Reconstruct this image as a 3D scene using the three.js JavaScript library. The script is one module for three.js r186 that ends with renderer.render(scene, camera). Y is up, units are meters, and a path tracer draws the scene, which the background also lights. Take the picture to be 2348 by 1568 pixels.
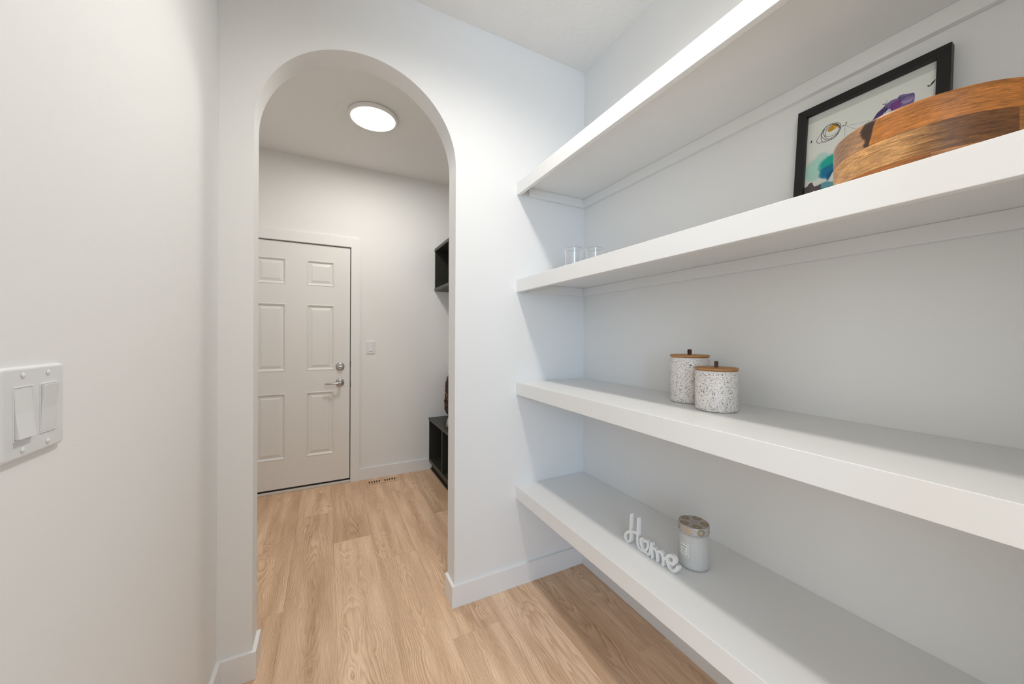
import * as THREE from 'three';
import { RoundedBoxGeometry } from 'three/addons/geometries/RoundedBoxGeometry.js';
import { mergeGeometries, mergeVertices } from 'three/addons/utils/BufferGeometryUtils.js';
import { RectAreaLightUniformsLib } from 'three/addons/lights/RectAreaLightUniformsLib.js';

// ---------------------------------------------------------------- camera, sky, light, exposure
const scene = new THREE.Scene();
const camera = new THREE.PerspectiveCamera(2 * Math.atan(784 / 826.35) * 180 / Math.PI, 2348 / 1568, 0.02, 60);
camera.position.set(-1.2836, 1.2574, 1.6159);
camera.rotation.order = 'YXZ';
camera.rotation.set(0, THREE.MathUtils.degToRad(-27.2327), THREE.MathUtils.degToRad(0.2458));
camera.setViewOffset(2348, 1568, 0, 11.18, 2348, 1568);
scene.add(camera);
scene.background = new THREE.Color().setRGB(0.55, 0.72, 1.0);
const EXPOSURE = 1.0;
const LAMP = { color: new THREE.Color().setRGB(1.0, 0.955, 0.89), pantry: 7.0, mudroom: 89 };
const DAY = { color: new THREE.Color().setRGB(0.55, 0.76, 1.0), fillColor: new THREE.Color().setRGB(0.97, 0.97, 0.9), power: 10.8, side: 3.3 };  // power: unseen window behind the camera; side: added fill window
RectAreaLightUniformsLib.init();

const renderer = new THREE.WebGLRenderer({ antialias: true });
renderer.toneMapping = THREE.LinearToneMapping;
renderer.toneMappingExposure = EXPOSURE;
renderer.shadowMap.enabled = true;

// daylight at an unseen window behind the camera, placed to cool the arch wall
const WIN = { x: -2.55, y: 1.55, z: 4.99, w: 1.3, h: 1.5 };
const dayLight = new THREE.RectAreaLight(DAY.color, DAY.power, WIN.w, WIN.h);
dayLight.position.set(WIN.x, WIN.y, WIN.z - 0.03);
dayLight.lookAt(WIN.x, WIN.y, 0);
scene.add(dayLight);
const WIN2 = { x: -4.09, y: 1.38, z: 3.5, w: 2.2, h: 2.35 }; // added opening in the unseen kitchen's side wall, for fill light
const fillLight = new THREE.RectAreaLight(DAY.fillColor, DAY.side, WIN2.w, WIN2.h);
fillLight.position.set(WIN2.x + 0.03, WIN2.y, WIN2.z);
fillLight.lookAt(0, WIN2.y, WIN2.z);
scene.add(fillLight);

// ---------------------------------------------------------------- helpers
const H = 2.74, HM = 2.729, ZB = -1.798, T = 0.102;
function rng(seed) { let a = seed >>> 0; return () => { a = (a + 0x6D2B79F5) | 0; let t = Math.imul(a ^ (a >>> 15), 1 | a); t = (t + Math.imul(t ^ (t >>> 7), 61 | t)) ^ t; return ((t ^ (t >>> 14)) >>> 0) / 4294967296; }; }
function hash2(x, y, s) { let h = Math.imul(x, 374761393) + Math.imul(y, 668265263) + Math.imul(s, 2246822519); h = Math.imul(h ^ (h >>> 13), 1274126177); return ((h ^ (h >>> 16)) >>> 0) / 4294967296; }
function vnoise(x, y, s, px = 0, py = 0) {
  let xi = Math.floor(x), yi = Math.floor(y); const fx = x - xi, fy = y - yi;
  const ux = fx * fx * (3 - 2 * fx), uy = fy * fy * (3 - 2 * fy);
  const w = (v, p) => p ? ((v % p) + p) % p : v;
  const x0 = w(xi, px), x1 = w(xi + 1, px), y0 = w(yi, py), y1 = w(yi + 1, py);
  const a = hash2(x0, y0, s), b = hash2(x1, y0, s), c = hash2(x0, y1, s), d = hash2(x1, y1, s);
  return (a + (b - a) * ux) + ((c + (d - c) * ux) - (a + (b - a) * ux)) * uy;
}
function dataTex(w, h, fn, srgb, repeat = true) {
  const d = new Uint8Array(w * h * 4);
  for (let j = 0; j < h; j++) for (let i = 0; i < w; i++) { const c = fn(i, j), k = (j * w + i) * 4; d[k] = c[0]; d[k + 1] = c[1]; d[k + 2] = c[2]; d[k + 3] = 255; }
  const t = new THREE.DataTexture(d, w, h, THREE.RGBAFormat);
  t.magFilter = THREE.LinearFilter; t.minFilter = THREE.LinearMipmapLinearFilter; t.generateMipmaps = true;
  if (repeat) t.wrapS = t.wrapT = THREE.RepeatWrapping;
  if (srgb) t.colorSpace = THREE.SRGBColorSpace;
  t.needsUpdate = true; return t;
}
function mirrored(t) { t.wrapS = t.wrapT = THREE.MirroredRepeatWrapping; return t; }
function canvasTex(w, h, draw) {
  const c = document.createElement('canvas'); c.width = w; c.height = h;
  draw(c.getContext('2d'), w, h);
  const t = new THREE.CanvasTexture(c); t.colorSpace = THREE.SRGBColorSpace; t.magFilter = THREE.LinearFilter; t.wrapS = t.wrapT = THREE.ClampToEdgeWrapping; return t;
}
const used = {};
function numbered(name) { const n = used[name] = (used[name] ?? -1) + 1; return n ? `${name}_${String(n).padStart(3, '0')}` : name; }
function plain(g) { const r = g.index ? g.toNonIndexed() : g; for (const k of Object.keys(r.attributes)) if (!['position', 'normal', 'uv'].includes(k)) r.deleteAttribute(k); return r; }
function obj(name, geos, mat, parent = scene, label) {
  const list = Array.isArray(geos) ? geos : [geos];
  const m = new THREE.Mesh(list.length > 1 ? mergeGeometries(list.map(plain)) : list[0], mat);
  m.name = parent === scene ? numbered(name) : name; m.castShadow = m.receiveShadow = true;
  if (label) m.userData.label = label;
  parent.add(m); return m;
}
function struct(name, geos, mat) { const m = obj(name, geos, mat); m.userData.kind = 'structure'; return m; }
function group(name, x = 0, y = 0, z = 0) { const g = new THREE.Group(); g.name = numbered(name); g.position.set(x, y, z); scene.add(g); return g; }
function tag(o, label, category, grp) { o.userData.label = label; o.userData.category = category; if (grp) o.userData.group = grp; return o; }
function metreUV(g) { // box-projected uv in metres
  g = plain(g); const p = g.attributes.position, n = g.attributes.normal, uv = new Float32Array(p.count * 2);
  for (let i = 0; i < p.count; i++) {
    const ax = Math.abs(n.getX(i)), ay = Math.abs(n.getY(i)), az = Math.abs(n.getZ(i));
    if (ax >= ay && ax >= az) { uv[2 * i] = p.getZ(i); uv[2 * i + 1] = p.getY(i); } else if (ay >= az) { uv[2 * i] = p.getX(i); uv[2 * i + 1] = p.getZ(i); } else { uv[2 * i] = p.getX(i); uv[2 * i + 1] = p.getY(i); }
  }
  g.setAttribute('uv', new THREE.BufferAttribute(uv, 2)); return g;
}
function box(x0, x1, y0, y1, z0, z1) { const g = new THREE.BoxGeometry(x1 - x0, y1 - y0, z1 - z0); g.translate((x0 + x1) / 2, (y0 + y1) / 2, (z0 + z1) / 2); return metreUV(g); }
function rbox(x0, x1, y0, y1, z0, z1, r = 0.003, s = 2) { const g = new RoundedBoxGeometry(x1 - x0, y1 - y0, z1 - z0, s, r); g.translate((x0 + x1) / 2, (y0 + y1) / 2, (z0 + z1) / 2); return metreUV(g); }
function prism(pts, y0, y1, bevel = 0) { // polygon given as [x, z], raised from y0 to y1
  const s = new THREE.Shape(pts.map(([x, z]) => new THREE.Vector2(x, -z)));
  const g = new THREE.ExtrudeGeometry(s, { depth: y1 - y0 - bevel, bevelEnabled: bevel > 0, bevelSize: 0, bevelThickness: bevel, bevelSegments: 1 });
  g.rotateX(-Math.PI / 2); g.translate(0, y0, 0); return metreUV(g);
}
function xyPrism(shape, z0, z1, bevel) {
  const b = bevel || 0;
  const g = new THREE.ExtrudeGeometry(shape, { depth: z1 - z0 - 2 * b, bevelEnabled: b > 0, bevelSize: b, bevelOffset: -b, bevelThickness: b, bevelSegments: 2, curveSegments: 48 });
  g.translate(0, 0, z0 + b); return g;
}
function lathe(pts, seg = 48) { return new THREE.LatheGeometry(pts.map(([r, y]) => new THREE.Vector2(r, y)), seg); }
function cyl(r0, r1, h, seg = 32) { return new THREE.CylinderGeometry(r0, r1, h, seg); }
// closed profile [r, y] swept round the y axis from angle a0 to a1; angle 0 is +x, growing towards +z; uv = (arc metres, profile metres)
function sweep(profile, a0, a1, n, cx, cz, caps = true) {
  const pos = [], nor = [], uv = []; const P = profile.length; const rm = Math.max(...profile.map(p => p[0]));
  let run = 0;
  for (let k = 0; k < P; k++) {
    const [r0, y0] = profile[k], [r1, y1] = profile[(k + 1) % P]; const L = Math.hypot(r1 - r0, y1 - y0); if (L < 1e-9) continue;
    const nr = (y1 - y0) / L, ny = -(r1 - r0) / L;
    for (let i = 0; i < n; i++) {
      const t0 = a0 + (a1 - a0) * i / n, t1 = a0 + (a1 - a0) * (i + 1) / n;
      const v = (r, y, t, w) => { pos.push(cx + r * Math.cos(t), y, cz + r * Math.sin(t)); nor.push(nr * Math.cos(t), ny, nr * Math.sin(t)); uv.push(t * rm, run + w * L); };
      v(r0, y0, t0, 0); v(r1, y1, t0, 1); v(r1, y1, t1, 1); v(r0, y0, t0, 0); v(r1, y1, t1, 1); v(r0, y0, t1, 0);
    }
    run += L;
  }
  if (caps) for (const [t, sgn] of [[a0, 1], [a1, -1]]) {
    const tri = THREE.ShapeUtils.triangulateShape(profile.map(p => new THREE.Vector2(p[0], p[1])), []);
    const nx = Math.sin(t) * sgn, nz = -Math.cos(t) * sgn;
    for (const f of tri) { const q = sgn > 0 ? [f[0], f[1], f[2]] : [f[0], f[2], f[1]]; for (const i of q) { const [r, y] = profile[i]; pos.push(cx + r * Math.cos(t), y, cz + r * Math.sin(t)); nor.push(nx, 0, nz); uv.push(r, y); } }
  }
  const g = new THREE.BufferGeometry();
  g.setAttribute('position', new THREE.Float32BufferAttribute(pos, 3)); g.setAttribute('normal', new THREE.Float32BufferAttribute(nor, 3)); g.setAttribute('uv', new THREE.Float32BufferAttribute(uv, 2));
  return g;
}
const std = (r, g, b, rough, more = {}) => { const m = new THREE.MeshStandardMaterial({ roughness: rough, ...more }); m.color.setRGB(r, g, b); return m; };
const phys = (r, g, b, rough, more = {}) => { const m = new THREE.MeshPhysicalMaterial({ roughness: rough, ...more }); m.color.setRGB(r, g, b); return m; };

// ---------------------------------------------------------------- surface textures
const peel = dataTex(256, 256, (i, j) => { // faint roller stipple of painted drywall, 0.25 m tile
  const a = vnoise(i / 4, j / 4, 11, 64, 64), b = vnoise(i / 9, j / 9, 12, 0, 0); const v = 255 * (0.6 * a + 0.4 * vnoise(i / 2, j / 2, 13, 128, 128)); return [v, v, v];
}, false);
peel.repeat.set(4, 4);
const knock = dataTex(256, 256, (i, j) => { // knockdown ceiling spatter, 0.5 m tile
  const a = vnoise(i / 8, j / 8, 21, 32, 32) * 0.6 + vnoise(i / 4, j / 4, 22, 64, 64) * 0.4; const v = 255 * Math.min(1, Math.max(0, (a - 0.42) * 4)); return [v, v, v];
}, false);
knock.repeat.set(2, 2);
const M = {
  wall: std(0.862, 0.862, 0.852, 0.8, { bumpMap: peel, bumpScale: 0.00012 }),
  ceiling: std(0.87, 0.865, 0.85, 0.9, { bumpMap: knock, bumpScale: 0.0006 }),
  trim: std(0.87, 0.87, 0.87, 0.35),
  shelf: std(0.87, 0.87, 0.86, 0.38),
  doorPaint: std(0.84, 0.835, 0.82, 0.38),
  plastic: phys(0.80, 0.81, 0.81, 0.28, { clearcoat: 0.2 }),
  gap: std(0.02, 0.016, 0.013, 0.7),
  chrome: std(0.62, 0.62, 0.63, 0.2, { metalness: 1 }),
  satin: std(0.45, 0.45, 0.46, 0.32, { metalness: 1 }),
  darkMetal: std(0.10, 0.10, 0.10, 0.4, { metalness: 1 }),
  charcoal: std(0.034, 0.033, 0.025, 0.40),
  black: std(0.006, 0.006, 0.006, 0.45),
};

// ---------------------------------------------------------------- oak planks
function oakTex(seed) {
  const W = 216, L = 1600, r = rng(seed); // 1 mm per texel
  const cx = 108 + (r() - 0.5) * 90, slope = (r() < 0.5 ? -1 : 1) * (0.012 + r() * 0.02), start = 10 + r() * 25, off = r() * 1000, wob = 12 + r() * 18;
  const kn = []; for (let k = 0; k < 2; k++) kn.push([cx + (r() - 0.5) * 60, r() * L, 9 + r() * 10]);
  return dataTex(W, L, (i, j) => {
    const wx = (vnoise(i / 60, j / 190, seed, 0, 0) - 0.5) * wob * 2 + (vnoise(i / 22, j / 55, seed + 3) - 0.5) * 7;
    const x = i - cx + wx;
    let depth = start + Math.abs((((j + off) * Math.abs(slope)) % 60) - 30) + (vnoise(0.5, j / 260, seed + 7) - 0.5) * 16;
    for (const [kx, ky, ks] of kn) { const d = Math.exp(-(((i - kx) / ks) ** 2 / 2 + ((j - ky) / (ks * 3.2)) ** 2 / 2)); depth += d * 12; }
    const rad = Math.sqrt(x * x * 0.5 + depth * depth * 2.0) + (vnoise(i / 6, j / 70, seed + 5) - 0.5) * 2.4;
    const ph = rad / 4.6, fr = ph - Math.floor(ph);
    const ring = Math.pow(fr, 1.8) * (fr > 0.86 ? (1 - fr) / 0.14 : 1) - 0.22; // slow darkening to the late wood, quick fall
    const fibre = vnoise(i / 1.5, j / 60, seed + 15) * 0.6 + vnoise(i / 0.9, j / 18, seed + 17) * 0.4;
    const broad = vnoise(i / 46, j / 420, seed + 19) * 0.65 + vnoise(i / 18, j / 200, seed + 20) * 0.35;
    let t = 0.42 * ring * (0.2 + 1.3 * vnoise(i / 60, j / 300, seed + 23)) + 0.34 * (fibre - 0.5) + 0.56 * (broad - 0.5) + 0.05;
    for (const [kx, ky, ks] of kn) { const d = Math.exp(-(((i - kx) / (ks * 0.55)) ** 2 + ((j - ky) / (ks * 1.1)) ** 2)); t += d * 0.28; }
    t = Math.min(1, Math.max(-0.3, t + 0.10));
    return [Math.min(255, 246 - 86 * t), Math.min(255, 213 - 94 * t), Math.min(255, 181 - 98 * t)];
  }, true);
}
const oak = []; for (let k = 0; k < 7; k++) oak.push(mirrored(oakTex(101 + k * 37)));
const oakMats = [];
for (let k = 0; k < 7; k++) for (const [ti, tint] of [[0, [0.97, 0.965, 0.96]], [1, [0.84, 0.805, 0.78]], [2, [0.915, 0.885, 0.865]]]) {
  const m = new THREE.MeshStandardMaterial({ map: oak[k], roughness: 0.5, bumpMap: oak[k], bumpScale: 0.0001 }); m.color.setRGB(...tint); oakMats.push(m);
}
function plankGeo(x0, x1, z0, z1, v0, flip) { // a board with eased edges; uv.x across, uv.y along
  const c = 0.0005, d = 0.0005, y = 0, b = -0.006;
  const pos = [], nor = [], uv = [];
  const quad = (pts, n) => { for (const k of [0, 1, 2, 0, 2, 3]) { pos.push(...pts[k]); nor.push(...n); let u = (pts[k][0] - x0) / (x1 - x0), v = (pts[k][2] - z0) / 1.6; if (flip) u = 1 - u; uv.push(u, v0 + v); } };
  const s = Math.SQRT1_2;
  quad([[x0 + c, y, z1 - c], [x1 - c, y, z1 - c], [x1 - c, y, z0 + c], [x0 + c, y, z0 + c]], [0, 1, 0]);
  quad([[x0, y - d, z1], [x0 + c, y, z1 - c], [x0 + c, y, z0 + c], [x0, y - d, z0]], [-s, s, 0]);
  quad([[x1 - c, y, z1 - c], [x1, y - d, z1], [x1, y - d, z0], [x1 - c, y, z0 + c]], [s, s, 0]);
  quad([[x0, y - d, z1], [x1, y - d, z1], [x1 - c, y, z1 - c], [x0 + c, y, z1 - c]], [0, s, s]);
  quad([[x0 + c, y, z0 + c], [x1 - c, y, z0 + c], [x1, y - d, z0], [x0, y - d, z0]], [0, s, -s]);
  quad([[x0, b, z1], [x0, y - d, z1], [x0, y - d, z0], [x0, b, z0]], [-1, 0, 0]);
  quad([[x1, y - d, z1], [x1, b, z1], [x1, b, z0], [x1, y - d, z0]], [1, 0, 0]);
  quad([[x0, b, z1], [x1, b, z1], [x1, y - d, z1], [x0, y - d, z1]], [0, 0, 1]);
  quad([[x0, y - d, z0], [x1, y - d, z0], [x1, b, z0], [x0, b, z0]], [0, 0, -1]);
  const g = new THREE.BufferGeometry();
  g.setAttribute('position', new THREE.Float32BufferAttribute(pos, 3)); g.setAttribute('normal', new THREE.Float32BufferAttribute(nor, 3)); g.setAttribute('uv', new THREE.Float32BufferAttribute(uv, 2));
  return g;
}
{
  const floor = new THREE.Group(); floor.name = 'floor'; floor.userData.kind = 'structure'; scene.add(floor);
  obj('subfloor', box(-4.12, 0.12, -0.14, -0.0062, -1.92, 5.12), std(0.35, 0.24, 0.15, 0.8), floor);
  const seams = [-2.53, -2.315, -2.10, -1.885, -1.67, -1.456, -1.240, -1.026, -0.810, -0.595, -0.380, -0.165, 0.05];
  const ends = { 4: -0.322, 5: -1.266, 6: -0.823, 7: -0.525, 8: 0.174, 9: -0.92, 10: -0.36, 11: 0.57, 3: -0.95, 2: -0.3, 1: -1.2, 0: -0.6 };
  const r = rng(5); const tone = { '5:-2.866': 0, '5:-1.266': 1, '6:-0.823': 0, '6:-2.423': 1, '7:-0.525': 2, '7:-2.125': 2, '8:0.174': 0, '8:-1.426': 2 };
  for (let k = 0; k < seams.length - 1; k++) {
    const e = ends[k];
    for (let s = -3; s < 3; s++) {
      const a = e + s * 1.6; let z0 = Math.max(a, -1.92), z1 = Math.min(a + 1.6, 2.6);
      if (z1 - z0 < 0.05) continue;
      const ti = tone[`${k}:${a.toFixed(3)}`] ?? Math.floor(r() * 3);
      const m = oakMats[((k * 3 + s * 2 + 30) % 7) * 3 + ti]; r();
      obj('plank', plankGeo(seams[k] + 0.00015, Math.min(seams[k + 1] - 0.00015, 0.05), z0 + 0.00015, z1 - 0.00015, (z0 - a) / 1.6 + r(), r() < 0.5), m, floor);
    }
  }
  const rest = []; // boards of the kitchen behind the camera, too far round to be seen
  for (let k = 0; k < 20; k++) { const x0 = -4.1 + k * 0.215; if (x0 < 0.1) rest.push(plankGeo(x0, Math.min(x0 + 0.2145, 0.1), 2.601, 5.1, k * 0.3, k % 2)); }
  for (let k = 0; k < 8; k++) rest.push(plankGeo(-4.1 + k * 0.196, -4.1 + (k + 1) * 0.196 - 0.0005, 1.2, 2.6, k * 0.37, k % 2));
  const rm = obj('plank', rest, oakMats[2], floor); rm.userData.kind = 'stuff';
}

// ---------------------------------------------------------------- room shell
const XL = -1.5232, XR = -0.7499, XW = -1.628, PZ = 1.75;
{
  const R = (XR - XL) / 2, xc = (XR + XL) / 2, ys = 2.043;
  const s = new THREE.Shape();
  s.moveTo(-2.14, 0); s.lineTo(XL, 0); s.lineTo(XL, ys);
  for (let k = 1; k <= 64; k++) { const t = Math.PI - Math.PI * k / 64; s.lineTo(xc + R * Math.cos(t), ys + R * Math.sin(t)); }
  s.lineTo(XR, 0); s.lineTo(0.12, 0); s.lineTo(0.12, H + 0.06); s.lineTo(-2.14, H + 0.06); s.closePath();
  // split the wide wall face into smooth reveal: crease normals so that the arch soffit shades as a curve
  const g = xyPrism(s, -T, 0); g.deleteAttribute('normal'); const mg = mergeVertices(g, 1e-5); mg.computeVertexNormals();
  struct('wall_arch', metreUV(creased(mg, 0.5)), M.wall);
}
function creased(g, angle) { // face-weighted normals, sharp above the angle
  const ng = g.index ? g.toNonIndexed() : g; const p = ng.attributes.position, N = p.count, fn = [], map = new Map(); const A = new THREE.Vector3(), B = new THREE.Vector3(), C = new THREE.Vector3();
  for (let i = 0; i < N; i += 3) { A.fromBufferAttribute(p, i); B.fromBufferAttribute(p, i + 1); C.fromBufferAttribute(p, i + 2); fn.push(B.sub(A).cross(C.sub(A)).clone()); }
  const key = i => `${Math.round(p.getX(i) * 1e5)},${Math.round(p.getY(i) * 1e5)},${Math.round(p.getZ(i) * 1e5)}`;
  for (let i = 0; i < N; i++) { const k = key(i); if (!map.has(k)) map.set(k, []); map.get(k).push((i / 3) | 0); }
  const out = new Float32Array(N * 3), c = Math.cos(angle);
  for (let i = 0; i < N; i++) { const f = fn[(i / 3) | 0], fl = f.length() || 1; const n = new THREE.Vector3(); for (const o of map.get(key(i))) { const q = fn[o]; if (q.dot(f) >= c * fl * q.length()) n.add(q); } n.normalize(); out[3 * i] = n.x; out[3 * i + 1] = n.y; out[3 * i + 2] = n.z; }
  ng.setAttribute('normal', new THREE.BufferAttribute(out, 3)); return ng;
}
struct('wall_right', box(0, 0.12, -0.01, H + 0.06, -1.92, 5.12), M.wall);
struct('wall_left', box(-1.748, XW, -0.01, H + 0.05, 0.0005, PZ), M.wall);
struct('wall_mudroom_left', box(-2.14, -2.02, -0.01, H + 0.06, -1.92, -0.05), M.wall);
{ // mudroom end wall with a shallow recess behind the door slab
  const s = new THREE.Shape(); s.moveTo(-2.14, -0.01); s.lineTo(-1.918, -0.01); s.lineTo(-1.918, 2.0245); s.lineTo(-1.0975, 2.0245); s.lineTo(-1.0975, -0.01); s.lineTo(0.12, -0.01); s.lineTo(0.12, H + 0.06); s.lineTo(-2.14, H + 0.06); s.closePath();
  struct('wall_mudroom_end', [metreUV(xyPrism(s, ZB - 0.06, ZB)), box(-2.14, 0.12, -0.01, H + 0.06, ZB - 0.13, ZB - 0.06)], M.wall);
}
struct('wall_unseen_front', box(-4.1, -1.56, -0.01, H + 0.06, PZ, PZ + 0.12), M.wall);  // out of view; its end trims the daylight on the arch wall's left part
struct('wall_unseen_near', [box(-0.7, -0.0005, -0.01, H + 0.06, PZ, PZ + 0.12)], M.wall);  // out of view, placed to keep direct daylight off the right wall
{
  const za = WIN2.z - WIN2.w / 2, zb = WIN2.z + WIN2.w / 2, yb = WIN2.y - WIN2.h / 2, yt = WIN2.y + WIN2.h / 2;
  struct('wall_kitchen_left', [box(-4.22, -4.1, -0.01, H + 0.06, PZ - 0.02, za), box(-4.22, -4.1, -0.01, H + 0.06, zb, 5.12), box(-4.22, -4.1, -0.01, yb, za, zb), box(-4.22, -4.1, yt, H + 0.06, za, zb)], M.wall);
  const w = new THREE.Group(); w.name = 'added_window_2'; w.userData.kind = 'structure'; scene.add(w); const zm = WIN2.z;  // added window, there only to fill the rooms with soft light
  obj('window_frame', [box(-4.19, -4.13, yb, yt, za, za + 0.06), box(-4.19, -4.13, yb, yt, zb - 0.06, zb), box(-4.19, -4.13, yb, yb + 0.06, za + 0.06, zb - 0.06), box(-4.19, -4.13, yt - 0.06, yt, za + 0.06, zb - 0.06), box(-4.19, -4.13, yb + 0.06, yt - 0.06, zm - 0.03, zm + 0.03)], M.trim, w);
  for (const [a, b] of [[za + 0.06, zm - 0.03], [zm + 0.03, zb - 0.06]]) obj('pane', box(-4.163, -4.157, yb + 0.06, yt - 0.06, a, b), phys(1, 1, 1, 0, { transmission: 1, thickness: 0 }), w);
}
{
  const s = new THREE.Shape(); s.moveTo(-4.2, -0.01); s.lineTo(0.12, -0.01); s.lineTo(0.12, H + 0.06); s.lineTo(-4.2, H + 0.06); s.closePath();
  const h = new THREE.Path(), x0 = WIN.x - WIN.w / 2, x1 = WIN.x + WIN.w / 2, y0 = WIN.y - WIN.h / 2, y1 = WIN.y + WIN.h / 2;
  h.moveTo(x0, y0); h.lineTo(x0, y1); h.lineTo(x1, y1); h.lineTo(x1, y0); h.closePath(); s.holes.push(h);
  struct('wall_kitchen_back', metreUV(xyPrism(s, 5.0, 5.12)), M.wall);
  const w = new THREE.Group(); w.name = 'unseen_window_1'; w.userData.kind = 'structure'; scene.add(w);  // out of view, placed to send cool daylight onto the arch wall
  obj('window_frame', [box(x0, x0 + 0.05, y0, y1, 5.03, 5.09), box(x1 - 0.05, x1, y0, y1, 5.03, 5.09), box(x0 + 0.05, x1 - 0.05, y0, y0 + 0.05, 5.03, 5.09), box(x0 + 0.05, x1 - 0.05, y1 - 0.05, y1, 5.03, 5.09), box(WIN.x - 0.025, WIN.x + 0.025, y0 + 0.05, y1 - 0.05, 5.03, 5.09)], M.trim, w);
  for (const [a, b] of [[x0 + 0.05, WIN.x - 0.025], [WIN.x + 0.025, x1 - 0.05]]) obj('pane', box(a, b, y0 + 0.05, y1 - 0.05, 5.057, 5.063), phys(1, 1, 1, 0, { transmission: 1, thickness: 0 }), w);
}
struct('ceiling', box(-4.2, 0.12, H, H + 0.14, -0.03, 5.12), M.ceiling);
struct('ceiling_mudroom', box(-2.14, 0.12, HM, H + 0.14, -1.92, -0.03), M.ceiling);

// ---------------------------------------------------------------- baseboards and casing
const BB = 0.1006, BT = 0.0137;
struct('baseboard_arch_right', prism([[XR - BT, -T], [XR - BT, BT], [-0.0002, BT], [-0.0002, 0.0002], [XR - 0.0002, 0.0002], [XR - 0.0002, -T]], 0.0006, BB), M.trim);
struct('baseboard_arch_left', prism([[XL + 0.0002, -T], [XL + 0.0002, 0.0002], [XW, 0.0002], [XW, BT], [XL + BT, BT], [XL + BT, -T]], 0.0006, BB), M.trim);
struct('baseboard_left', box(XW + 0.0002, XW + BT, 0.0006, BB, BT + 0.0003, PZ - 0.0005), M.trim);
struct('baseboard_right', box(-BT, -0.0002, 0.0006, BB, BT + 0.0003, PZ - 0.0005), M.trim);
struct('baseboard_mudroom_end', box(-1.0254, -0.386, 0.0006, BB, ZB + 0.0002, ZB + BT), M.trim);

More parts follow.
